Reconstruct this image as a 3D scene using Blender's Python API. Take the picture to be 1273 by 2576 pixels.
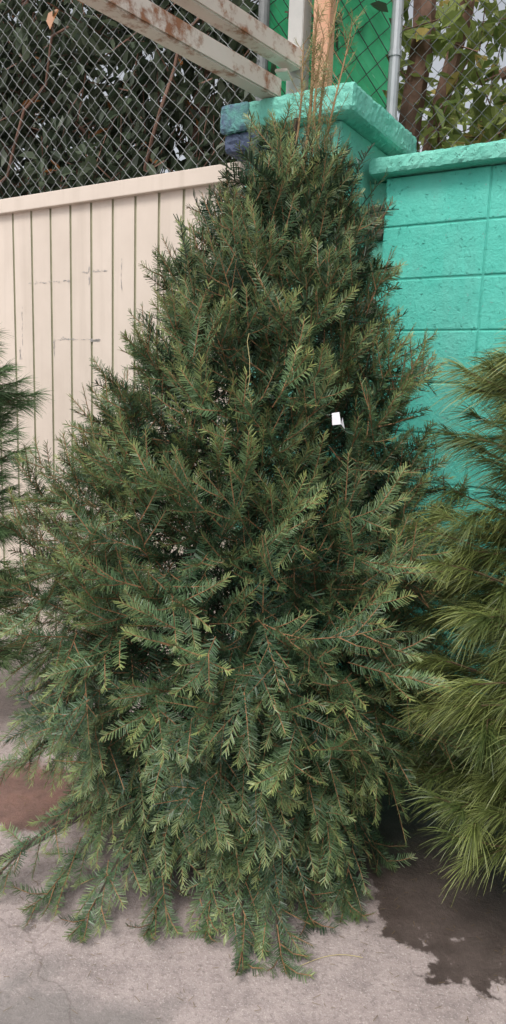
import bpy, math, numpy as np, bmesh
from mathutils import Matrix, Vector
rng=np.random.default_rng(7)
S=bpy.context.scene
for o in list(bpy.data.objects): bpy.data.objects.remove(o)
S.view_settings.view_transform='Standard'; S.view_settings.look='None'; S.view_settings.exposure=0

# ---------------------------------------------------------------- frames
C=np.array([.277,2.847]); A=np.array([-.85,.527]); A/=np.linalg.norm(A); B=np.array([A[1],-A[0]])
def W(la,lb,z): 
    p=C+A*la+B*lb; return (p[0],p[1],z)
def loc(p):
    r=np.array(p[:2])-C; return r@A, r@B
def nrm(v): return v/(np.linalg.norm(v,axis=-1,keepdims=True)+1e-9)

# ---------------------------------------------------------------- node helpers
class M:
    def __init__(s,name,rough=.8,spec=.3,metal=0):
        s.m=bpy.data.materials.new(name); s.m.use_nodes=True; s.t=s.m.node_tree; s.n=s.t.nodes; s.l=s.t.links
        s.b=s.n['Principled BSDF']; s.b.inputs['Roughness'].default_value=rough
        s.b.inputs['Specular IOR Level'].default_value=spec; s.b.inputs['Metallic'].default_value=metal
        s.tc=s.n.new('ShaderNodeTexCoord')
    def inp(s,sock,v):
        if isinstance(v,(int,float)): 
            sock.default_value=v
        elif isinstance(v,(tuple,list)):
            v=tuple(v)
            if sock.type=='RGBA' and len(v)==3: v=v+(1,)
            sock.default_value=v
        else: s.l.new(v,sock)
    def noise(s,scale,detail=4,rough=.55,vec=None,stretch=None,dist=0):
        v=vec if vec is not None else s.tc.outputs['Object']
        if stretch:
            mp=s.n.new('ShaderNodeMapping'); mp.inputs['Scale'].default_value=stretch; s.l.new(v,mp.inputs[0]); v=mp.outputs[0]
        n=s.n.new('ShaderNodeTexNoise'); n.inputs['Scale'].default_value=scale; n.inputs['Detail'].default_value=detail
        n.inputs['Roughness'].default_value=rough; n.inputs['Distortion'].default_value=dist
        s.l.new(v,n.inputs['Vector']); return n.outputs['Fac']
    def ramp(s,f,a,b):
        n=s.n.new('ShaderNodeMapRange'); n.clamp=True; s.l.new(f,n.inputs[0]); n.inputs[1].default_value=a; n.inputs[2].default_value=b; return n.outputs[0]
    def math(s,op,a,b=0.0):
        n=s.n.new('ShaderNodeMath'); n.operation=op; s.inp(n.inputs[0],a); s.inp(n.inputs[1],b); return n.outputs[0]
    def mix(s,f,a,b,mode='MIX'):
        n=s.n.new('ShaderNodeMix'); n.data_type='RGBA'; n.blend_type=mode
        s.inp(n.inputs[0],f); s.inp(n.inputs[6],a); s.inp(n.inputs[7],b); return n.outputs[2]
    def col(s,c): s.c=c; s.inp(s.b.inputs['Base Color'],c)
    def rgh(s,c): s.inp(s.b.inputs['Roughness'],c)
    def transl(s,f):
        t=s.n.new('ShaderNodeBsdfTranslucent'); s.inp(t.inputs['Color'],s.c); mx=s.n.new('ShaderNodeMixShader'); mx.inputs[0].default_value=f
        s.l.new(s.b.outputs[0],mx.inputs[1]); s.l.new(t.outputs[0],mx.inputs[2]); s.l.new(mx.outputs[0],s.n['Material Output'].inputs['Surface'])
    def bump(s,h,st=.4,d=.01):
        n=s.n.new('ShaderNodeBump'); n.inputs['Strength'].default_value=st; n.inputs['Distance'].default_value=d
        s.l.new(h,n.inputs['Height']); s.l.new(n.outputs[0],s.b.inputs['Normal'])
    def attr(s):
        n=s.n.new('ShaderNodeAttribute'); n.attribute_name='Col'; sp=s.n.new('ShaderNodeSeparateColor'); s.l.new(n.outputs['Color'],sp.inputs[0]); return sp.outputs
    def xyz(s):
        sp=s.n.new('ShaderNodeSeparateXYZ'); s.l.new(s.tc.outputs['Object'],sp.inputs[0]); return sp.outputs

def needle_mat(name,dark,light,tip,rough=.42,spec=.45,wn=.35):
    m=M(name,rough,spec); r,g,b=m.attr()[:3]
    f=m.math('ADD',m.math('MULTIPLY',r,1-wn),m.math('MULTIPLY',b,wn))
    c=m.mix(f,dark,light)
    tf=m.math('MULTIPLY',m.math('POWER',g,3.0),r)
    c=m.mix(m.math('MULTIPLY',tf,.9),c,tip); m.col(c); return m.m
def leaf_mat(name,dark,light,dead,spec=.25,tr=.3,rough=.5):
    m=M(name,rough,spec); r,g,b=m.attr()[:3]
    c=m.mix(r,dark,light); c=m.mix(m.math('GREATER_THAN',b,.5),c,dead); m.col(c); m.transl(tr)
    return m.m
def simple(name,c1,c2,scale=6,rough=.8,bump=.3,spec=.3,metal=0,d=.004):
    m=M(name,rough,spec,metal); n=m.noise(scale,6,.65); m.col(m.mix(m.ramp(n,.3,.7),c1,c2)); m.bump(m.noise(scale*6,5,.7),bump,d); return m.m

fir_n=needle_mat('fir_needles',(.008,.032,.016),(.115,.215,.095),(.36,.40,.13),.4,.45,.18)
fir_s=simple('fir_bark',(.16,.085,.045),(.34,.18,.09),20)
fir_d=simple('fir_old_bark',(.03,.025,.02),(.07,.05,.035),20)
lead_s=simple('leader_bark',(.28,.17,.09),(.38,.26,.14),20)
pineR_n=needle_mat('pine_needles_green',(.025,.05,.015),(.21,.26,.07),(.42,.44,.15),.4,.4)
pineL_n=needle_mat('pine_needles_blue',(.05,.12,.045),(.20,.31,.13),(.30,.38,.17),.45,.4)
pine_s=simple('pine_bark',(.10,.07,.04),(.18,.12,.07),20)
leafL=leaf_mat('ficus_leaves',(.035,.058,.032),(.14,.175,.11),(.45,.19,.07),.45,.3,.42)
leafR=leaf_mat('bright_leaves',(.12,.19,.05),(.44,.50,.17),(.5,.40,.13),.3,.5)
barkM=simple('tree_bark',(.12,.07,.05),(.30,.18,.14),9,.9,.6)

# ---------------------------------------------------------------- mesh accumulation (all quads)
class Q:
    def __init__(s): s.v=[];s.c=[];s.m=[]
    def add(s,v,c,mi=0):
        v=np.asarray(v,dtype=np.float32); n=len(v)
        c=np.asarray(c,dtype=np.float32)
        if c.ndim==1: c=np.tile(c,(n,1))
        if c.ndim==2: c=np.repeat(c[:,None,:],4,axis=1)
        s.v.append(v); s.c.append(c); s.m.append(np.full(n,mi,dtype=np.int32))
    def tube(s,pts,rad,mi=1,k=4,c=(.5,.5,.2)):
        pts=np.asarray(pts,float); rad=np.broadcast_to(rad,(len(pts),))
        t=nrm(np.gradient(pts,axis=0)); ref=np.array([0,0,1.]) if abs(t[0][2])<.8 else np.array([1.,0,0])
        a=nrm(np.cross(t,ref)); b=np.cross(t,a)
        an=np.arange(k)*2*math.pi/k
        ring=pts[:,None,:]+rad[:,None,None]*(a[:,None,:]*np.cos(an)[None,:,None]+b[:,None,:]*np.sin(an)[None,:,None])
        r2=np.roll(ring,-1,axis=1)
        q=np.stack([ring[:-1],r2[:-1],r2[1:],ring[1:]],axis=2).reshape(-1,4,3)
        s.add(q,np.array(c),mi)
    def obj(s,name,mats,smooth=False):
        v=np.concatenate(s.v); n=len(v); c=np.concatenate(s.c); mi=np.concatenate(s.m)
        me=bpy.data.meshes.new(name); me.vertices.add(n*4); me.vertices.foreach_set('co',v.reshape(-1))
        me.loops.add(n*4); me.loops.foreach_set('vertex_index',np.arange(n*4,dtype=np.int32))
        me.polygons.add(n); me.polygons.foreach_set('loop_start',np.arange(0,n*4,4,dtype=np.int32))
        for m in mats: me.materials.append(m)
        me.polygons.foreach_set('material_index',mi)
        me.update(calc_edges=True)
        ca=me.color_attributes.new(name='Col',type='FLOAT_COLOR',domain='POINT')
        cc=np.ones((n*4,4),np.float32); cc[:,:3]=c.reshape(-1,3); ca.data.foreach_set('color',cc.reshape(-1))
        o=bpy.data.objects.new(name,me); S.collection.objects.link(o); print(name,n); return o

def needles(q,p,d,L,G,nlen,wid,spacing,al0=62,al1=26,phimax=104,bright=None,keep=1.0,mi_s=1,spread=32,updir=None,sr=.0019):
    n=max(int(L/spacing),6); t=np.linspace(0.02,1,n)+rng.uniform(-.3,.3,n)/n; t=np.clip(t,0,1)
    pos=p+d*L*t[:,None]+G*L*(t**2)[:,None]; tan=nrm(d+2*G*t[:,None])
    up=(np.array([0,0,1.]) if updir is None else updir)+rng.normal(0,.3,3)
    side=nrm(np.cross(tan,up)); nn=np.cross(side,tan)
    s=rng.choice([-1,1],n); phi=np.radians(s*(phimax-np.abs(rng.normal(0,spread,n)))); 
    rad=side*np.sin(phi)[:,None]+nn*np.cos(phi)[:,None]
    al=np.radians(al0+(al1-al0)*t**5+rng.normal(0,5,n))
    dr=nrm(tan*np.cos(al)[:,None]+rad*np.sin(al)[:,None])
    ln=nlen*rng.uniform(.82,1.08,n)*(1-.35*(t**6))*(.7+.3*np.minimum(1,t*6))
    w=nrm(np.cross(dr,nn+rng.normal(0,.3,(n,3))))*wid*.5
    e=pos+dr*ln[:,None]
    v=np.stack([pos-w*.8,e-w*.45,e+w*.45,pos+w*.8],axis=1)
    if keep<1: k=rng.random(n)<keep; v=v[k]; t=t[k]
    b=rng.uniform(0,1) if bright is None else bright
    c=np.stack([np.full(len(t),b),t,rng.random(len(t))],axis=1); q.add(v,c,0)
    k=np.linspace(0,1,3)[:,None]; q.tube(p+d*L*k+G*L*k**2,np.linspace(sr,sr*.5,3),mi_s,3)

# ---------------------------------------------------------------- FIR TREE
def Rfir(z): return np.interp(z,[0,.2,.46,.67,.88,1.08,1.27,1.5,1.65,1.83,2.0,2.2,2.32],[.50,.61,.73,.77,.76,.72,.64,.53,.46,.38,.305,.19,.11])
def axis(z): return np.array([-.01-.035*math.sin(min(z,2.1)/2.1*math.pi)+.10*(z/2.3)**1.4, 2.30+.04*z/2.3, z])
def blocked(p,m=.03):
    la,lb=loc(p)
    if la>.42: return lb>.088-m
    if la>-.02: return lb>-m
    return lb>.25-m
fir=Q()
tz=np.linspace(0,2.3,16); fir.tube([axis(z) for z in tz],np.interp(tz,[0,2.3],[.034,.008]),2,8)
Z3=np.array([0,0,1.])
def bough(P,D,L,G,out,br,nl=3,nlen=.028):
    upd=nrm(Z3*.8+out*.9)
    needles(fir,P,D,L,G,nlen,.0027,.0019,bright=br,updir=upd)
    sd0=nrm(np.cross(D,upd+rng.normal(0,.35,3)))
    for j in range(nl):
        t=.25+.42*(j+rng.uniform(-.25,.25))/max(nl-1,1); s=1 if j%2 else -1
        pp=P+D*L*t+G*L*t*t; tn=nrm(D+2*G*t)
        d=nrm(tn*rng.uniform(.75,1.05)+sd0*s*rng.uniform(.55,.85)+rng.normal(0,.2,3))
        l=(1.0-t*.3)*L*rng.uniform(.45,.7)
        g2=G*rng.uniform(.6,1.2)
        e=pp+d*l+g2*l
        if blocked(e,0): continue
        if e[2]<.012: g2=g2+Z3*(.018-e[2])/l
        needles(fir,pp,d,l,g2,nlen*.92,.0027,.0019,bright=float(np.clip(br+rng.uniform(-.25,.25),0,1)),updir=upd)
for i in range(50):
    zt=rng.uniform(.15,2.1); az=rng.uniform(0,6.283); R=Rfir(zt)*.5; dh=np.array([math.cos(az),math.sin(az),0])
    off=np.interp(zt,[0,.5,1.0,1.5,2.2],[.36,.25,.05,-.2,-.32]); P0=axis(max(.14,zt+off)); P2=axis(zt)+dh*R
    if blocked(P2): continue
    P1=(P0+P2)/2+Z3*.05; T=np.linspace(0,1,8)[:,None]
    fir.tube((1-T)**2*P0+2*T*(1-T)*P1+T**2*P2,np.linspace(.007,.003,8),2,4)
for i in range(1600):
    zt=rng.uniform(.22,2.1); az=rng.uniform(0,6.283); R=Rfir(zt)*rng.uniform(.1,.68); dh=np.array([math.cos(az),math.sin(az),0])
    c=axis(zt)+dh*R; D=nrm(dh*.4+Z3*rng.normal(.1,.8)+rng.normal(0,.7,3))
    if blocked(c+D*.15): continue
    needles(fir,c,D,rng.uniform(.13,.2),Z3*rng.normal(0,.15),.034,.006,.0045,bright=rng.uniform(0,.10),mi_s=2,spread=50)  # inner fill twigs coloured near-black, crown shade put into the needle colour
NB=1250
cnt=0
while cnt<NB:
    zt=rng.uniform(.03,2.30)
    if rng.random()>Rfir(zt)/.75+.08: continue
    az=rng.uniform(0,2*math.pi)
    if math.sin(az)>.2 and rng.random()<.7: az=-az
    cnt+=1
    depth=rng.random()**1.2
    bump=1+.035*math.sin(az*5+zt*9)+.035*math.sin(az*11-zt*17)
    Rr=Rfir(zt)*bump*(1-.40*depth)*rng.uniform(.90,1.09)*(1.1 if rng.random()<.04 else 1)
    if math.cos(az)<0 and zt>.35: Rr*=1.0+.05*(-math.cos(az))
    dh=np.array([math.cos(az),math.sin(az),0]); tg=np.array([-math.sin(az),math.cos(az),0])
    kz=np.interp(zt,[0,.3,.6,.9,1.2,1.6,2.0,2.3],[-1.2,-1.0,-.5,.15,.7,1.3,2.2,4.0])+rng.normal(0,.5)
    D=nrm(dh+Z3*kz+tg*rng.normal(0,.62)); L=rng.uniform(.14,.26)*np.interp(zt,[0,1.2,2.2],[1.15,1,.85])
    G=Z3*(np.interp(zt,[0,.5,1.0,2.2],[-.25,-.08,.18,.15])+rng.normal(0,.08))
    tip=axis(zt)+dh*Rr; k=0
    while blocked(tip,.04) and k<30: Rr*=.94; tip=axis(zt)+dh*Rr; k+=1
    P=tip-D*L-G*L
    if tip[2]<.02: P[2]+=.02-tip[2]
    br=float(np.clip(rng.beta(1.3,1.5)*(1-.8*depth)+.08,0,1))*(.8+.2*min(1,zt/1.2))  # shade between shoots painted in: needle colour darkens with depth, also low down
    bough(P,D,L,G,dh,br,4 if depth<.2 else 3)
def low(az,R,z0,zt):
    dh=np.array([math.cos(az),math.sin(az),0]); tg=np.array([-dh[1],dh[0],0]); P0=axis(z0); P2=axis(0)+dh*R; P2[2]=zt; P1=(P0+P2)/2+Z3*.12+dh*.08
    T=np.linspace(0,1,10)[:,None]; fir.tube((1-T)**2*P0+2*T*(1-T)*P1+T**2*P2,np.linspace(.009,.003,10),2,4)
    for j in range(6):
        t=[1,.88,.82,.68,.6,.45][j]; p=(1-t)**2*P0+2*t*(1-t)*P1+t*t*P2; tn=nrm(2*(1-t)*(P1-P0)+2*t*(P2-P1))
        d=nrm(tn+(0 if j==0 else 1 if j%2 else -1)*.5*tg+Z3*-.05); L=rng.uniform(.16,.22)
        st=p-d*L*.35; e=(st+d*L)[2]; G=Z3*((.018-e)/L if e<.03 else -.10)
        bough(st,d,L,G,dh*.5,rng.uniform(.25,.65),3)
for az,R,zt in [(211,.84,.04),(220,.70,.03),(233,.68,.03),(247,.58,.02),(262,.54,.02),(272,.62,.02),(281,.64,.02),(293,.52,.02),(305,.54,.03),(196,.72,.32),(332,.50,.05)]:
    low(math.radians(az),R,.40,zt)
fir_o=fir.obj('fir_foliage',[fir_n,fir_s,fir_d])
ld=Q()
for (x0,x1,y1,z1,r) in [(.085,.150,2.36,2.62,.006),(.10,.165,2.33,2.52,.005),(.12,.20,2.38,2.66,.005),(.06,.105,2.33,2.50,.004),(.14,.235,2.34,2.56,.004)]:
    z0=1.85; T=np.linspace(0,1,12); pts=np.stack([x0+(x1-x0)*T+.008*np.sin(T*7+x0*50),2.33+(y1-2.33)*T,z0+(z1-z0)*T],1)
    ld.tube(pts,np.linspace(r*1.5,r*.5,12),1,5)
    for t in np.linspace(.1,1,30):
        p=np.array([np.interp(t,T,pts[:,i]) for i in range(3)]); a=rng.uniform(0,6.28)
        d=nrm(np.array([math.cos(a)*.75,math.sin(a)*.75,.9])); L=rng.uniform(.05,.14)*(1.15-.6*t)
        needles(ld,p,d,L,np.array([0,0,.15]),.022,.0018,.003,bright=rng.uniform(.5,1),keep=.85,sr=.0014)
ld_o=ld.obj('leader_shoots',[needle_mat('leader_needles',(.07,.11,.035),(.22,.25,.09),(.36,.32,.12)),lead_s])

def empty(name,loc=(0,0,0)):
    e=bpy.data.objects.new(name,None); e.location=loc; S.collection.objects.link(e); return e
def par(p,*cs):
    for c in cs:
        c.parent=p; c.matrix_parent_inverse=Matrix.Translation(-Vector(p.location))
def polyobj(name,V,F,mats,mi=None):
    me=bpy.data.meshes.new(name); me.from_pydata([tuple(v) for v in V],[],F)
    for m in (mats if isinstance(mats,list) else [mats]): me.materials.append(m)
    if mi: me.polygons.foreach_set('material_index',mi)
    me.update(); o=bpy.data.objects.new(name,me); S.collection.objects.link(o); return o
def box(name,la0,la1,lb0,lb1,z0,z1,mat,bev=.004,seg=2):
    V=[W(a,b,z) for z in (z0,z1) for a,b in ((la0,lb0),(la1,lb0),(la1,lb1),(la0,lb1))]
    o=polyobj(name,V,[(0,3,2,1),(4,5,6,7),(0,1,5,4),(1,2,6,5),(2,3,7,6),(3,0,4,7)],mat)
    bm=bmesh.new(); bm.from_mesh(o.data); bmesh.ops.recalc_face_normals(bm,faces=bm.faces)
    if bev: bmesh.ops.bevel(bm,geom=list(bm.edges),offset=bev,segments=seg,affect='EDGES',profile=.6)
    bm.to_mesh(o.data); bm.free()
    return o
def roughbox(name,la0,la1,lb0,lb1,z0,z1,mat,st=.02,amp=.002):
    na,nb,nz=[max(1,int(round(abs(d)/st))) for d in (la1-la0,lb1-lb0,z1-z0)]
    bm=bmesh.new(); vd={}
    def gv(i,j,k):
        if (i,j,k) not in vd:
            a=la0+(la1-la0)*i/na;b=lb0+(lb1-lb0)*j/nb;z=z0+(z1-z0)*k/nz
            e=(i in(0,na))+(j in(0,nb))+(k in(0,nz))
            ins=.0035*(e-1) if e>1 else 0
            a+=(ins if i==0 else -ins if i==na else 0)*(1 if la1>la0 else -1); b+=ins if j==0 else -ins if j==nb else 0; z+=ins if k==0 else -ins if k==nz else 0
            v=W(a,b,z); vd[(i,j,k)]=bm.verts.new(Vector(v)+Vector(rng.normal(0,amp,3)))
        return vd[(i,j,k)]
    for i in range(na):
        for j in range(nb):
            for k in (0,nz): bm.faces.new([gv(i,j,k),gv(i+1,j,k),gv(i+1,j+1,k),gv(i,j+1,k)])
    for i in range(na):
        for k in range(nz):
            for j in (0,nb): bm.faces.new([gv(i,j,k),gv(i+1,j,k),gv(i+1,j,k+1),gv(i,j,k+1)])
    for j in range(nb):
        for k in range(nz):
            for i in (0,na): bm.faces.new([gv(i,j,k),gv(i,j+1,k),gv(i,j+1,k+1),gv(i,j,k+1)])
    bmesh.ops.recalc_face_normals(bm,faces=bm.faces)
    me=bpy.data.meshes.new(name); bm.to_mesh(me); bm.free(); me.materials.append(mat)
    o=bpy.data.objects.new(name,me); S.collection.objects.link(o)
    return o

base_wood=simple('stand_wood',(.45,.18,.08),(.55,.27,.13),12)
f_e=empty('fir_tree',(0,2.3,0))
def wbox(name,cx,cy,cz,sx,sy,sz,rot,mat,bev=.003):
    bm=bmesh.new(); bmesh.ops.create_cube(bm,size=1); bmesh.ops.scale(bm,vec=(sx,sy,sz),verts=bm.verts)
    if bev: bmesh.ops.bevel(bm,geom=list(bm.edges),offset=bev,segments=2,affect='EDGES')
    if isinstance(rot,(int,float)): rot=Matrix.Rotation(rot,3,'Z')
    bmesh.ops.rotate(bm,matrix=rot,verts=bm.verts); bmesh.ops.translate(bm,vec=(cx,cy,cz),verts=bm.verts)
    me=bpy.data.meshes.new(name); bm.to_mesh(me); bm.free(); me.materials.append(mat)
    o=bpy.data.objects.new(name,me); S.collection.objects.link(o); return o
st1=wbox('stand_board_1',.0,2.3,.022,.5,.07,.04,.5,base_wood); st2=wbox('stand_board_2',.0,2.3,.064,.5,.07,.04,.5+math.pi/2,base_wood)
par(f_e,fir_o,ld_o,st1,st2)

white=simple('paper_white',(.75,.76,.8),(.82,.82,.85),30,.6,.1)
t=np.array([.193,1.72,1.425])
tag=polyobj('paper_tag',[t+np.array(d)*.68 for d in [(-.02,0,.025),(.006,.004,.03),(.014,-.004,-.012),(-.016,.0,-.016),(.03,.01,-.03),(.018,0,.012)]],[(0,3,2,1),(2,4,5)],white)
sq=Q(); 
sp=np.array([[-.024,1.72,1.62],[-.027,1.69,1.60],[-.020,1.67,1.56],[-.018,1.66,1.52],[-.022,1.65,1.49],[-.026,1.65,1.475],[-.014,1.65,1.462],[-.008,1.65,1.47]]); sq.tube(sp,.0006,0,4)
yel=simple('straw_yellow',(.45,.38,.18),(.52,.43,.22),30)
stg=sq.obj('raffia_string',[yel]); par(f_e,tag,stg)
s2=Q(); T=np.linspace(0,1,14); s2.tube(np.stack([.165+.17*T,1.645+.03*np.sin(T*2.6)+.02*T,np.full(14,.004)],1),.001,0,4); s2.obj('straw',[yel])

# ---------------------------------------------------------------- PINES
def pine(name,cx,cy,H,Rz,Rr,nbr,mat,nlen,seed,wid=.0016,droop=.9,nper=95,us=(0,.35,.7,1.0),ww=(1,1,.8,.25),front=0,lo=.5):
    global rng; rng=np.random.default_rng(seed)
    q=Q(); q.tube([(cx,cy,z) for z in np.linspace(0,H,8)],np.linspace(.03,.006,8),1,7)
    for i in range(nbr):
        zt=rng.uniform(.25,H); az=rng.uniform(0,6.2832)
        if front and math.sin(az)>.3 and rng.random()<.6: az=-az
        fr=rng.uniform(lo,.92); R=np.interp(zt,Rz,Rr)*fr
        dh=np.array([math.cos(az),math.sin(az),0]); P0=np.array([cx,cy,max(.2,zt-.12)]); P2=np.array([cx,cy,zt])+dh*R; k=0
        while blocked(P2,.08) and k<20: R*=.9; P2=np.array([cx,cy,zt])+dh*R; k+=1
        P1=(P0+P2)/2+np.array([0,0,-.03]); T=np.linspace(0,1,7)[:,None]
        q.tube((1-T)**2*P0+2*T*(1-T)*P1+T**2*P2,np.linspace(.006,.0025,7),1,4)
        for j in range(4):
            t=[1,.85,.7,.5][j]; p=(1-t)**2*P0+2*t*(1-t)*P1+t*t*P2
            sd=np.cross(dh,[0,0,1.]); d=nrm(dh*.9+sd*rng.uniform(-.8,.8)+np.array([0,0,rng.uniform(-.1,.5)])); L=rng.uniform(.08,.17)
            q.tube(np.array([p,p+d*L*.5,p+d*L]),.0022,1,3)
            n=nper; s=rng.random(n)**.7; pos=p+d*(L*s)[:,None]
            r=nrm(rng.normal(0,1,(n,3))); al=np.radians(rng.uniform(8,40,n)); r=nrm(r-(r@d)[:,None]*d)
            dr=nrm(d*np.cos(al)[:,None]+r*np.sin(al)[:,None]); ln=nlen*rng.uniform(.7,1.1,n)
            g=np.array([0,0,-1.])*droop*rng.uniform(.6,1.0,n)[:,None]
            w=nrm(np.cross(dr,rng.normal(0,1,(n,3))))*wid*.5; bb=rng.uniform(0,1)*(.25+.75*(fr-lo)/(.92-lo))*(1 if j<2 else .6)  # inner shade painted into needle colour, darker toward the trunk
            P=[pos+dr*(ln*u)[:,None]+g*(ln*u*u*.55)[:,None] for u in us]
            for a in range(len(us)-1):
                v=np.stack([P[a]-w*ww[a],P[a]+w*ww[a],P[a+1]+w*ww[a+1],P[a+1]-w*ww[a+1]],1)
                v[:,:,2]=np.maximum(v[:,:,2],.006)
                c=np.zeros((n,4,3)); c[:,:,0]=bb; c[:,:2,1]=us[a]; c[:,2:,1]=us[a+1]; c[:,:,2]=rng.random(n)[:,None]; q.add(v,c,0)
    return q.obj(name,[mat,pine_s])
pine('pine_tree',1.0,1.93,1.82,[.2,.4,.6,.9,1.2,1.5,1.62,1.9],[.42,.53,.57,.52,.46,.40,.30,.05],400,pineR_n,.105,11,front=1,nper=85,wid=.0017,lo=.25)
pine('pine_tree.001',-1.27,2.95,1.72,[.2,.5,.8,1.2,1.4,1.55,1.75],[.30,.36,.40,.38,.30,.16,.03],190,pineL_n,.085,12,.0018,.5,70,(0,.5,1),(1,1,.3),1,.3)
rng=np.random.default_rng(21)

# ---------------------------------------------------------------- WALL, PILLAR, GATE
def teal(name,c1,c2,sc=5):
    m=M(name,.55,.3); n=m.noise(sc,6,.65); c=m.mix(m.ramp(n,.3,.7),c1,c2)
    st=m.noise(9,5,.6,stretch=(1,1,.18)); c=m.mix(m.math('MULTIPLY',m.ramp(st,.45,.75),.35),c,(.17,.43,.37))
    chip=m.ramp(m.noise(38,4,.7),.65,.68); c=m.mix(m.math('MULTIPLY',chip,.6),c,(.22,.36,.34)); m.col(c)
    h=m.math('ADD',m.noise(90,5,.75),m.math('MULTIPLY',m.noise(22,4,.6),1.2)); 
    pit=m.ramp(m.noise(55,3,.6),.36,.30); h=m.math('SUBTRACT',h,m.math('MULTIPLY',pit,2.0)); m.bump(h,.7,.006); return m.m
tealW=teal('turquoise_block_paint',(.080,.52,.42),(.14,.62,.51))
tealP=teal('turquoise_render_paint',(.14,.53,.42),(.23,.63,.51),4)
tealJ=teal('turquoise_mortar',(.07,.44,.36),(.10,.50,.41),6)
wall=empty('block_wall',W(-1,.3,0)); 
body=box('mortar_body',-.086,-4.9,.2525,.40,0,2.32,tealJ,0); par(wall,body)
bm=bmesh.new(); zs=[0,.137,.337,.537,.737,.937,1.137,1.337,1.537,1.737,1.937,2.137,2.325]
seam=[-.095-.4*k for k in range(0,13)]
for k in range(12):
    for j in range(12):
        a0,a1=seam[k],seam[k+1]; z0,z1=zs[j],zs[j+1]; g=.0028
        if k==0: a0=-.083
        dj=rng.uniform(-.0016,.0016)
        vs=[bm.verts.new(W(a,b,z)) for z in (z0+g+rng.uniform(-.0012,.0012),z1-g+rng.uniform(-.0012,.0012)) for a,b in ((a0-g,.248+dj),(a1+g,.248+dj),(a1+g,.30),(a0-g,.30))]
        fs=[(0,3,2,1),(4,5,6,7),(0,1,5,4),(1,2,6,5),(2,3,7,6),(3,0,4,7)]
        for f in fs: bm.faces.new([vs[i] for i in f])
bmesh.ops.recalc_face_normals(bm,faces=bm.faces)
bmesh.ops.bevel(bm,geom=list(bm.edges),offset=.005,segments=2,affect='EDGES',profile=.5)
me=bpy.data.meshes.new('blocks'); bm.to_mesh(me); bm.free(); me.materials.append(tealW); bo=bpy.data.objects.new('blocks',me); S.collection.objects.link(bo)
cop=roughbox('coping',-.03,-3.0,.19,.46,2.327,2.39,tealP,.016,.0014)
jb=box('infill_strip',.003,-.083,.29,.40,0,2.32,tealP,.003)
dark=simple('broken_brick',(.20,.15,.12),(.32,.26,.22),25,.95,.9,.2,0,.02)
par(wall,bo,cop,jb)
for (z0,z1,w) in [(2.10,2.23,.07),(1.80,1.87,.05),(1.70,1.76,.04)]:
    ch=roughbox('broken_brick_patch',-.006,-.008-w,.266,.30,z0,z1,dark,.012,.003); par(wall,ch)
pil=empty('pillar',W(.2,.2,0)); shaft=box('shaft',0,.42,0,.5,0,2.475,tealP,.008); cap=roughbox('cap_slab',-.073,.49,-.07,.6,2.478,2.575,tealP,.016,.0014)
purple=simple('purple_paint',(.05,.045,.12),(.09,.14,.20),14,.7,.5)
flk=simple('flaked_paint',(.09,.10,.20),(.16,.46,.40),22,.8,.7,.3,0,.01)
pp=roughbox('painted_soffit',.31,.485,-.060,.10,2.405,2.475,purple,.014,.002); fpn=roughbox('flaked_paint_patch',.36,.497,-.078,-.055,2.474,2.577,flk,.014,.0015); par(pil,shaft,cap,pp,fpn)

cream=M('gate_cream_paint',.45,.35); n=cream.noise(2.2,6,.6); st=cream.noise(14,5,.6,stretch=(1,1,.06))
cc=cream.mix(cream.ramp(n,.3,.7),(.60,.52,.445),(.71,.62,.54)); cc=cream.mix(cream.math('MULTIPLY',cream.ramp(st,.5,.75),.4),cc,(.48,.41,.34)); cream.col(cc); cream.bump(cream.noise(3,3),.15,.02)
groove=simple('gate_groove_shade_dirt',(.34,.33,.23),(.43,.41,.30),8,.6)  # darker olive puts groove shading, along with dirt, into the colour
V=[];F=[];mi=[]
prof=[]
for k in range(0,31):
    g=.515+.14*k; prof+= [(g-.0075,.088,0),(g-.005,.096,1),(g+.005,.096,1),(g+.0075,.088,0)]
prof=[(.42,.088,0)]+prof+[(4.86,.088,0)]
zl=[.05,.8,1.6,2.345]
for z in zl:
    for a_,b_,_ in prof: V.append(W(a_,b_,z))
n_=len(prof)
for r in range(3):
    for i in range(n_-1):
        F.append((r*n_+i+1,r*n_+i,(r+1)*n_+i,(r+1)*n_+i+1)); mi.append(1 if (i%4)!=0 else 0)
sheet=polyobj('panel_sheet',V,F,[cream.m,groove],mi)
gate=empty('metal_gate',W(2,.1,0))
rail=box('top_rail',.425,4.86,.06,.14,2.34,2.41,cream.m,.004); rb=box('bottom_rail',.425,4.86,.10,.15,.03,.09,cream.m,.004)
par(gate,sheet,rail,rb)
scr=simple('scratch_grey',(.36,.35,.34),(.48,.45,.42),30)
sv=[];sf=[]
def flake(la,z,w,h):
    i=len(sv); k=6
    for j in range(k):
        an=j/k*6.283; r=rng.uniform(.6,1.0); sv.append(W(la+math.cos(an)*w/2*r,.0865,z+math.sin(an)*h/2*r))
    sf.append(tuple(range(i,i+k)))
for la0,la1,z,hh in [(1.49,1.80,1.985,.004),(1.24,1.42,2.02,.003),(1.36,1.60,1.70,.004),(1.30,1.36,1.695,.010)]:
    for _ in range(30):
        flake(rng.uniform(la0,la1),z+rng.normal(0,.003),rng.uniform(.008,.03),hh*rng.uniform(.5,1.4))
for la0,z0,z1 in [(1.86,1.60,1.88),(1.37,1.96,2.05),(1.16,1.93,2.08),(1.62,1.62,1.70),(1.88,1.60,1.66)]:
    for _ in range(22): flake(la0+rng.normal(0,.003),rng.uniform(z0,z1),.003*rng.uniform(.5,1.4),rng.uniform(.008,.03))
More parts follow.
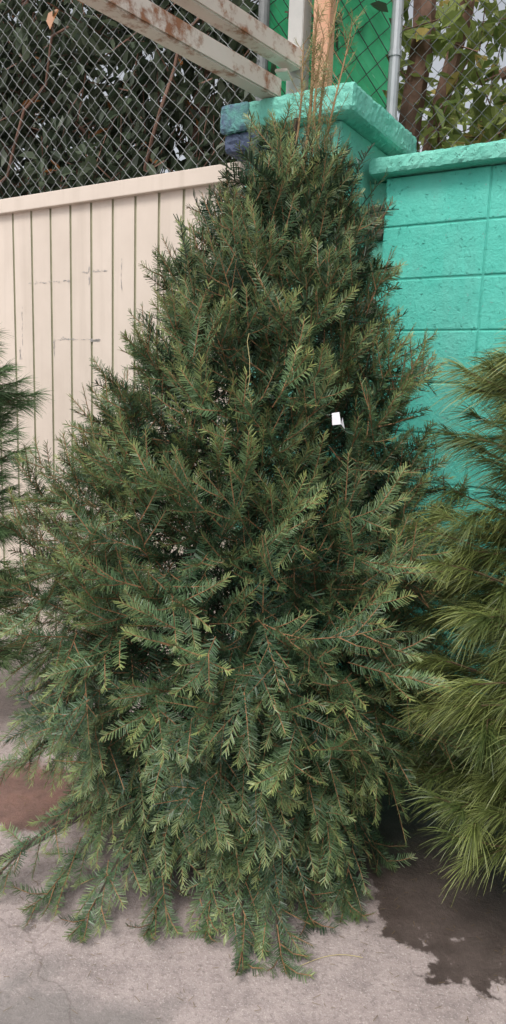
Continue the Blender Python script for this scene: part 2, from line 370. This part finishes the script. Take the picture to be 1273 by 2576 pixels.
scro=polyobj('paint_scratches',sv,sf,scr); par(gate,scro)

# ---------------------------------------------------------------- steel frame, posts
bm_=M('cream_rusty_paint',.5,.4); n1=bm_.noise(7,8,.7); n2=bm_.noise(30,5,.7)
r_=bm_.ramp(bm_.math('ADD',n1,bm_.math('MULTIPLY',n2,.35)),.68,.80)
cb=bm_.mix(bm_.ramp(bm_.noise(3,4),.3,.7),(.56,.46,.40),(.68,.59,.53)); cb=bm_.mix(r_,cb,bm_.mix(n2,(.16,.05,.025),(.40,.18,.09))); bm_.col(cb); bm_.bump(n2,.2,.003)
dB=np.array([-.62,-.785]); dB/=np.linalg.norm(dB); yaw=math.atan2(dB[1],dB[0])
frame=empty('steel_frame',(0.1,3.1,2.57))
def tubebox(name,E,z,L,w,h,mat):
    c=np.array(E)+dB*L/2; return wbox(name,c[0],c[1],z,L,w,h,yaw,mat,.006)
b1=tubebox('lower_beam',(.027,2.98),2.614,2.6,.07,.072,bm_.m); b2=tubebox('upper_beam',(.105,3.09),2.765,2.7,.07,.072,bm_.m)
gsteel=simple('grey_steel',(.40,.40,.38),(.50,.49,.46),6,.45,.2,.5,.2)
yawA=math.atan2(A[1],A[0])
ps=wbox('square_post',.118,3.135,3.34,.068,.068,1.53,yawA,gsteel)
pk=simple('peach_oxide_paint',(.50,.25,.15),(.66,.40,.27),7,.6,.3)
p2=wbox('angle_post',.212,3.10,3.34,.072,.05,1.53,yawA,pk)
fp=wbox('support_post',.027+dB[0]*2.62,2.98+dB[1]*2.62,1.42,.07,.07,2.84,yaw,bm_.m)
bk=wbox('bracket',.06,3.05,2.70,.09,.05,.012,yaw+.4,bm_.m); par(frame,b1,b2,ps,p2,fp,bk)

# ---------------------------------------------------------------- chain link fences
wire=simple('galvanised_wire',(.13,.14,.14),(.22,.23,.23),20,.6,.1,.3,.2)
wire2=simple('dark_wire',(.04,.06,.05),(.09,.10,.09),20,.6)
def chain(q,p0,p1,z0,z1,pitch=.062,r=.0018,mi=0):
    p0=np.array(p0);p1=np.array(p1);L=np.linalg.norm(p1-p0);u=(p1-p0)/L;nn=np.array([-u[1],u[0]])
    hw=pitch*.5;n=int(L/hw);nz=int((z1-z0)/hw)
    for i in range(n):
        k=np.arange(nz+1); x=hw*i+hw*((k+i)%2)*1.06; off=.0025*np.where((k%2)==0,1,-1)*(1 if i%2 else -1)
        x=x+.006*np.sin(k*.37+i*.2)+.004*np.sin(k*.11+i*.5)
        pts=np.stack([p0[0]+u[0]*x+nn[0]*off,p0[1]+u[1]*x+nn[1]*off,z0+hw*1.0*k+.008*np.sin(i*.23)],1)
        d=pts[1:]-pts[:-1]; t=nrm(d); a=nrm(np.cross(t,[nn[0],nn[1],0.])); b=np.cross(t,a)
        for (ca,sa,cb_,sb) in ((1,0,-.5,.87),(-.5,.87,-.5,-.87),(-.5,-.87,1,0)):
            o1=(a*ca+b*sa)*r; o2=(a*cb_+b*sb)*r
            q.add(np.stack([pts[:-1]+o1,pts[:-1]+o2,pts[1:]+o2,pts[1:]+o1],1),(.5,.5,.2),mi)
def w2(la,lb): return C+A*la+B*lb
def cyl(q,x,y,z0,z1,r,mi=0,k=12): q.tube([(x,y,z0),(x,y,(z0+z1)/2),(x,y,z1)],r,mi,k)
q=Q(); chain(q,w2(.50,.2),w2(4.8,.2),2.30,3.95,.078,.0016)
for la in (.5,2.6,4.8): x,y=w2(la,.23); cyl(q,x,y,0,4.0,.024)
q.tube([W(.5,.23,3.96),W(2.6,.23,3.96),W(4.8,.23,3.96)],.02,0,8)
q.obj('chain_link_fence',[wire])
gpole=simple('galvanised_pole',(.38,.40,.42),(.50,.52,.54),9,.4,.1,.5,.3)
q=Q(); chain(q,w2(.10,.75),w2(-3.6,.75),1.9,3.95,.078,.0016,1); 
for la in (.125,-2.2): x,y=w2(la,.76); cyl(q,x,y,0,4.0,.026)
x,y=w2(.125,.76)
for z in (2.72,3.0,3.4): q.tube([(x,y,z-.012),(x,y,z),(x,y,z+.012)],.031,0,12)
q.obj('chain_link_fence.001',[gpole,wire])
q=Q(); chain(q,w2(.14,.74),w2(.52,.205),1.9,3.95,.11,.0024,1)
pA=w2(.14,.755); pB=w2(.52,.22); L=np.linalg.norm(pB-pA); u=(pB-pA)/L
sl=.078
for i in range(-30,30):
    c=i*sl; zz0=1.95; w=sl*.93; rc=rng.random()
    def clipx(x): return min(max(x,0),L)
    for k in range(40):
        zA=zz0+k*.05; zB=zA+.05; xa=c+(zA-zz0); xb=c+(zB-zz0)
        if xb>=L or xa<=-w: continue
        pt=[(clipx(xa),zA),(clipx(xa+w),zA),(clipx(xb+w),zB),(clipx(xb),zB)]
        v=[(pA[0]+u[0]*x_,pA[1]+u[1]*x_,z_) for x_,z_ in pt]
        v[1]=(v[1][0],v[1][1]+.008,v[1][2]); v[2]=(v[2][0],v[2][1]+.008,v[2][2])
        q.add([v],(rc,.5,.2),0)
grn=M('green_slat_plastic',.4,.5); gr=grn.attr(); grn.col(grn.mix(grn.math('MULTIPLY',grn.math('ADD',grn.ramp(grn.noise(8,3),.3,.7),gr[0]),.5),(.04,.50,.20),(.12,.76,.38))); grn.transl(.5)
q.obj('green_slat_fence',[grn.m,wire2])

# ---------------------------------------------------------------- broadleaf trees behind
def leaves(q,pos,dirs,size,deadp,lo=0,hi=1):
    n=len(pos); ln=size*rng.uniform(.7,1.25,n)[:,None]; d=nrm(dirs)
    s=nrm(np.cross(d,rng.normal(0,.6,(n,3))+np.array([0,0,1.]))); up=np.cross(s,d); w=ln*rng.uniform(.19,.27,n)[:,None]
    b=pos; t=pos+d*ln-up*ln*.12; m1=pos+d*ln*.33; m2=pos+d*ln*.72
    f=up*w*.35
    Lq=np.stack([b,m1+s*w+f,m2+s*w*.8+f*.5,t],1); Rq=np.stack([b,t,m2-s*w*.8+f*.5,m1-s*w+f],1)
    c=np.stack([rng.uniform(lo,hi,n),rng.random(n),(rng.random(n)<deadp).astype(float)],1)
    q.add(Lq,c,0); q.add(Rq,c,0)
def limb(q,p0,p1,r0,r1,wob=.08):
    T=np.linspace(0,1,9)[:,None]; p=np.array(p0)*(1-T)+np.array(p1)*T; p[1:-1]+=rng.normal(0,wob*.3,(7,3)); q.tube(p,np.linspace(r0,r1,9),1,7)
def tree(name,la0,la1,lb0,lb1,z0,z1,ncl,per,size,mat,deadp,trunks,gap=0,spread=.13,cond=None):
    q=Q()
    for (a,b,c0,a2,b2,c2,r) in trunks: limb(q,W(a,b,c0),W(a2,b2,c2),r,r*.6)
    for i in range(ncl):
        la=rng.uniform(la0,la1);lb=rng.uniform(lb0,lb1);z=rng.uniform(z0,z1)
        if rng.random()<gap*(z-z0)/(z1-z0): continue
        if cond and not cond(la,lb): continue
        c=np.array(W(la,lb,z)); ax=nrm(rng.normal(0,1,3)+np.array([0,0,-.1])); L=rng.uniform(.18,.34)
        q.tube([c-ax*L,c,c+ax*L],.004,1,3)
        t=rng.uniform(-1,1,per); pos=c+ax*(L*t)[:,None]+rng.normal(0,spread*.25,(per,3))
        dr=nrm(rng.normal(0,1,(per,3)))+ax*.6+np.array([0,0,-.45]); leaves(q,pos,dr,size,deadp,rng.uniform(0,.4),rng.uniform(.6,1))
    return q.obj(name,[mat,barkM])
edge=lambda lb: .125+.42*(lb-.75)
tree('leafy_tree',.2,3.8,.40,1.5,1.9,4.3,900,20,.105,leafL,.018,
  [(2.9,1.0,0,2.7,.9,4.2,.05),(1.7,1.3,0,1.5,1.2,4.2,.06),(.9,1.2,0,1.0,1.1,4.0,.05),(1.7,1.2,2.3,2.6,.5,3.6,.015),(1.5,.5,2.3,1.0,.5,3.4,.012),(2.6,.4,2.4,1.7,.45,3.5,.01)],.22,cond=lambda a,b: a>edge(b)+.25)
tree('leafy_tree.001',-2.2,1.4,1.3,2.8,1.8,4.6,520,20,.12,leafR,.06,
  [(.42,1.55,0,.26,1.5,5.5,.085),(.34,1.6,2.0,-.15,1.5,5.0,.05),(-.1,1.7,3.2,-1.3,1.7,4.1,.03),(-.3,1.6,3.3,.3,1.5,5.4,.03),(-1.9,2.5,0,-2.1,2.5,5,.09)],.4,cond=lambda a,b: a<edge(b)+.05)
tree('leafy_tree.002',2.3,9,4.5,6.0,.5,6.2,260,20,.22,leafL,.02,[(3,5,0,3.2,5,6,.12),(6,6,0,6.2,6,6,.14)],.35,.3)
tree('leafy_tree.003',-4,2.3,4.5,6.0,.5,5.0,110,20,.22,leafR,.02,[(-1,6,0,-1.2,6,6,.14)],.5,.3)

# ---------------------------------------------------------------- GROUND
g=M('concrete',.85,.25)
P=g.tc.outputs['Object']
big=g.noise(1.6,6,.6); mid=g.noise(7,7,.7); fine=g.noise(60,6,.75); spk=g.noise(160,3,.8)
c=g.mix(g.ramp(big,.35,.65),(.37,.305,.29),(.50,.425,.405)); c=g.mix(g.math('MULTIPLY',g.ramp(mid,.45,.64),.65),c,(.25,.21,.20))
c=g.mix(g.math('MULTIPLY',g.ramp(fine,.50,.66),.7),c,(.21,.175,.165)); c=g.mix(g.math('MULTIPLY',g.ramp(spk,.56,.64),.6),c,(.68,.62,.59))
sx=g.xyz()
def ell(cx,cy,rx,ry,k,edge,ns=5):
    dx=g.math('MULTIPLY',g.math('SUBTRACT',sx[0],cx),1/rx); dy=g.math('MULTIPLY',g.math('SUBTRACT',sx[1],cy),1/ry)
    d=g.math('SQRT',g.math('ADD',g.math('MULTIPLY',dx,dx),g.math('MULTIPLY',dy,dy)))
    d=g.math('ADD',d,g.math('MULTIPLY',g.math('SUBTRACT',g.noise(ns,6,.6),.5),k)); return g.ramp(d,1.0,1.0-edge)
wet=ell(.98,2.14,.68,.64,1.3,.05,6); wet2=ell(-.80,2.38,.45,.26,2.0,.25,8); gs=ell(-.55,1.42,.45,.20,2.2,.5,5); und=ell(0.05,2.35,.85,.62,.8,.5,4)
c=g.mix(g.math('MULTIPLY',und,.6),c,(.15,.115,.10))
c=g.mix(g.math('MULTIPLY',gs,.65),c,(.20,.19,.18))
rd=g.mix(g.ramp(mid,.35,.65),(.22,.11,.08),(.12,.065,.05))
c=g.mix(g.math('MULTIPLY',wet2,.85),c,rd)
wd=g.mix(g.ramp(g.noise(12,5,.6),.35,.65),(.05,.036,.03),(.10,.075,.065)); c=g.mix(g.math('MULTIPLY',wet,.92),c,wd)
vo=g.n.new('ShaderNodeTexVoronoi'); vo.feature='DISTANCE_TO_EDGE'; vo.inputs['Scale'].default_value=.9
dn=g.n.new('ShaderNodeTexNoise'); dn.inputs['Scale'].default_value=4; dn.inputs['Detail'].default_value=6; g.l.new(P,dn.inputs['Vector'])
vm=g.n.new('ShaderNodeMix'); vm.data_type='VECTOR'; vm.inputs[0].default_value=.22; g.l.new(P,vm.inputs[4]); g.l.new(dn.outputs['Color'],vm.inputs[5]); g.l.new(vm.outputs[1],vo.inputs['Vector'])
cr=g.ramp(vo.outputs['Distance'],.003,.001); c=g.mix(g.math('MULTIPLY',cr,.35),c,(.14,.11,.10))
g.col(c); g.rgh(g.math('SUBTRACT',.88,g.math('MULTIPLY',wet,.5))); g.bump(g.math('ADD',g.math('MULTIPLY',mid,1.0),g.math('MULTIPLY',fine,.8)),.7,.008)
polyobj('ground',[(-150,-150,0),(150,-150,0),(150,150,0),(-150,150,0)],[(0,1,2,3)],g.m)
q=Q(); T=np.linspace(-1.2,1.35,60); p0=np.array([-.758,2.025]); dj=nrm(np.array([.18,.232])); nj=np.array([-dj[1],dj[0]])
p=p0+dj*T[:,None]; w=.015+.007*rng.random((60,1)); l=p-nj*w; r=p+nj*w*rng.uniform(.7,1.2,(60,1))
l3=np.c_[l,np.full(60,.004)]; r3=np.c_[r,np.full(60,.004)]; q.add(np.stack([l3[:-1],r3[:-1],r3[1:],l3[1:]],1),(.5,.5,.2),0)
q.obj('expansion_joint',[simple('joint_dirt',(.05,.04,.035),(.12,.09,.08),30,.95,.8)])
q=Q(); n=900; px=rng.uniform(-1.1,1.2,n); py=1.35+1.25*rng.random(n)**.7; a=rng.uniform(0,6.28,n); d=np.stack([np.cos(a),np.sin(a),np.zeros(n)],1); s_=np.stack([-np.sin(a),np.cos(a),np.zeros(n)],1)
b=np.stack([px,py,np.full(n,.005)],1); ln=rng.uniform(.008,.024,n)[:,None]; q.add(np.stack([b,b+d*ln,b+d*ln+s_*.0013,b+s_*.0013],1),(.5,.5,.2),0)
q.obj('fallen_needles',[simple('dry_needles',(.14,.11,.06),(.26,.18,.10),40)])

# ---------------------------------------------------------------- LIGHT
sd=Vector((-.35,-.60,1.0)).normalized()
sun=bpy.data.lights.new('sun','SUN'); sun.energy=1.75; sun.angle=math.radians(20); sun.color=(1,.95,.89)
so=bpy.data.objects.new('sun',sun); S.collection.objects.link(so); so.rotation_euler=sd.to_track_quat('Z','Y').to_euler(); so.location=(0,0,8)
w_=bpy.data.worlds.new('World'); S.world=w_; w_.use_nodes=True; nt=w_.node_tree; bg=nt.nodes['Background']
sk=nt.nodes.new('ShaderNodeTexSky'); sk.sky_type='NISHITA'; sk.sun_disc=False; sk.sun_elevation=math.asin(sd.z); sk.sun_rotation=math.atan2(sd.x,sd.y)
sk.air_density=1.0; sk.dust_density=4.0
hs=nt.nodes.new('ShaderNodeHueSaturation'); hs.inputs['Saturation'].default_value=.25; hs.inputs['Value'].default_value=1.2; nt.links.new(sk.outputs[0],hs.inputs['Color']); nt.links.new(hs.outputs[0],bg.inputs[0]); bg.inputs[1].default_value=.15

# ---------------------------------------------------------------- CAMERA
cam=bpy.data.cameras.new('camera'); cam.sensor_fit='VERTICAL'; cam.sensor_height=36; cam.lens=36*1800/2576; cam.clip_start=.05; cam.clip_end=500
co=bpy.data.objects.new('camera',cam); S.collection.objects.link(co); S.camera=co
p=math.radians(10); r=math.radians(2)
Fw=Vector((0,math.cos(p),-math.sin(p))); R0=Vector((1,0,0)); U0=Vector((0,math.sin(p),math.cos(p)))
Rc=R0*math.cos(r)+U0*math.sin(r); Uc=U0*math.cos(r)-R0*math.sin(r); Bk=-Fw
mt=Matrix((( Rc.x,Uc.x,Bk.x,0),(Rc.y,Uc.y,Bk.y,0),(Rc.z,Uc.z,Bk.z,1.5),(0,0,0,1))); co.matrix_world=mt
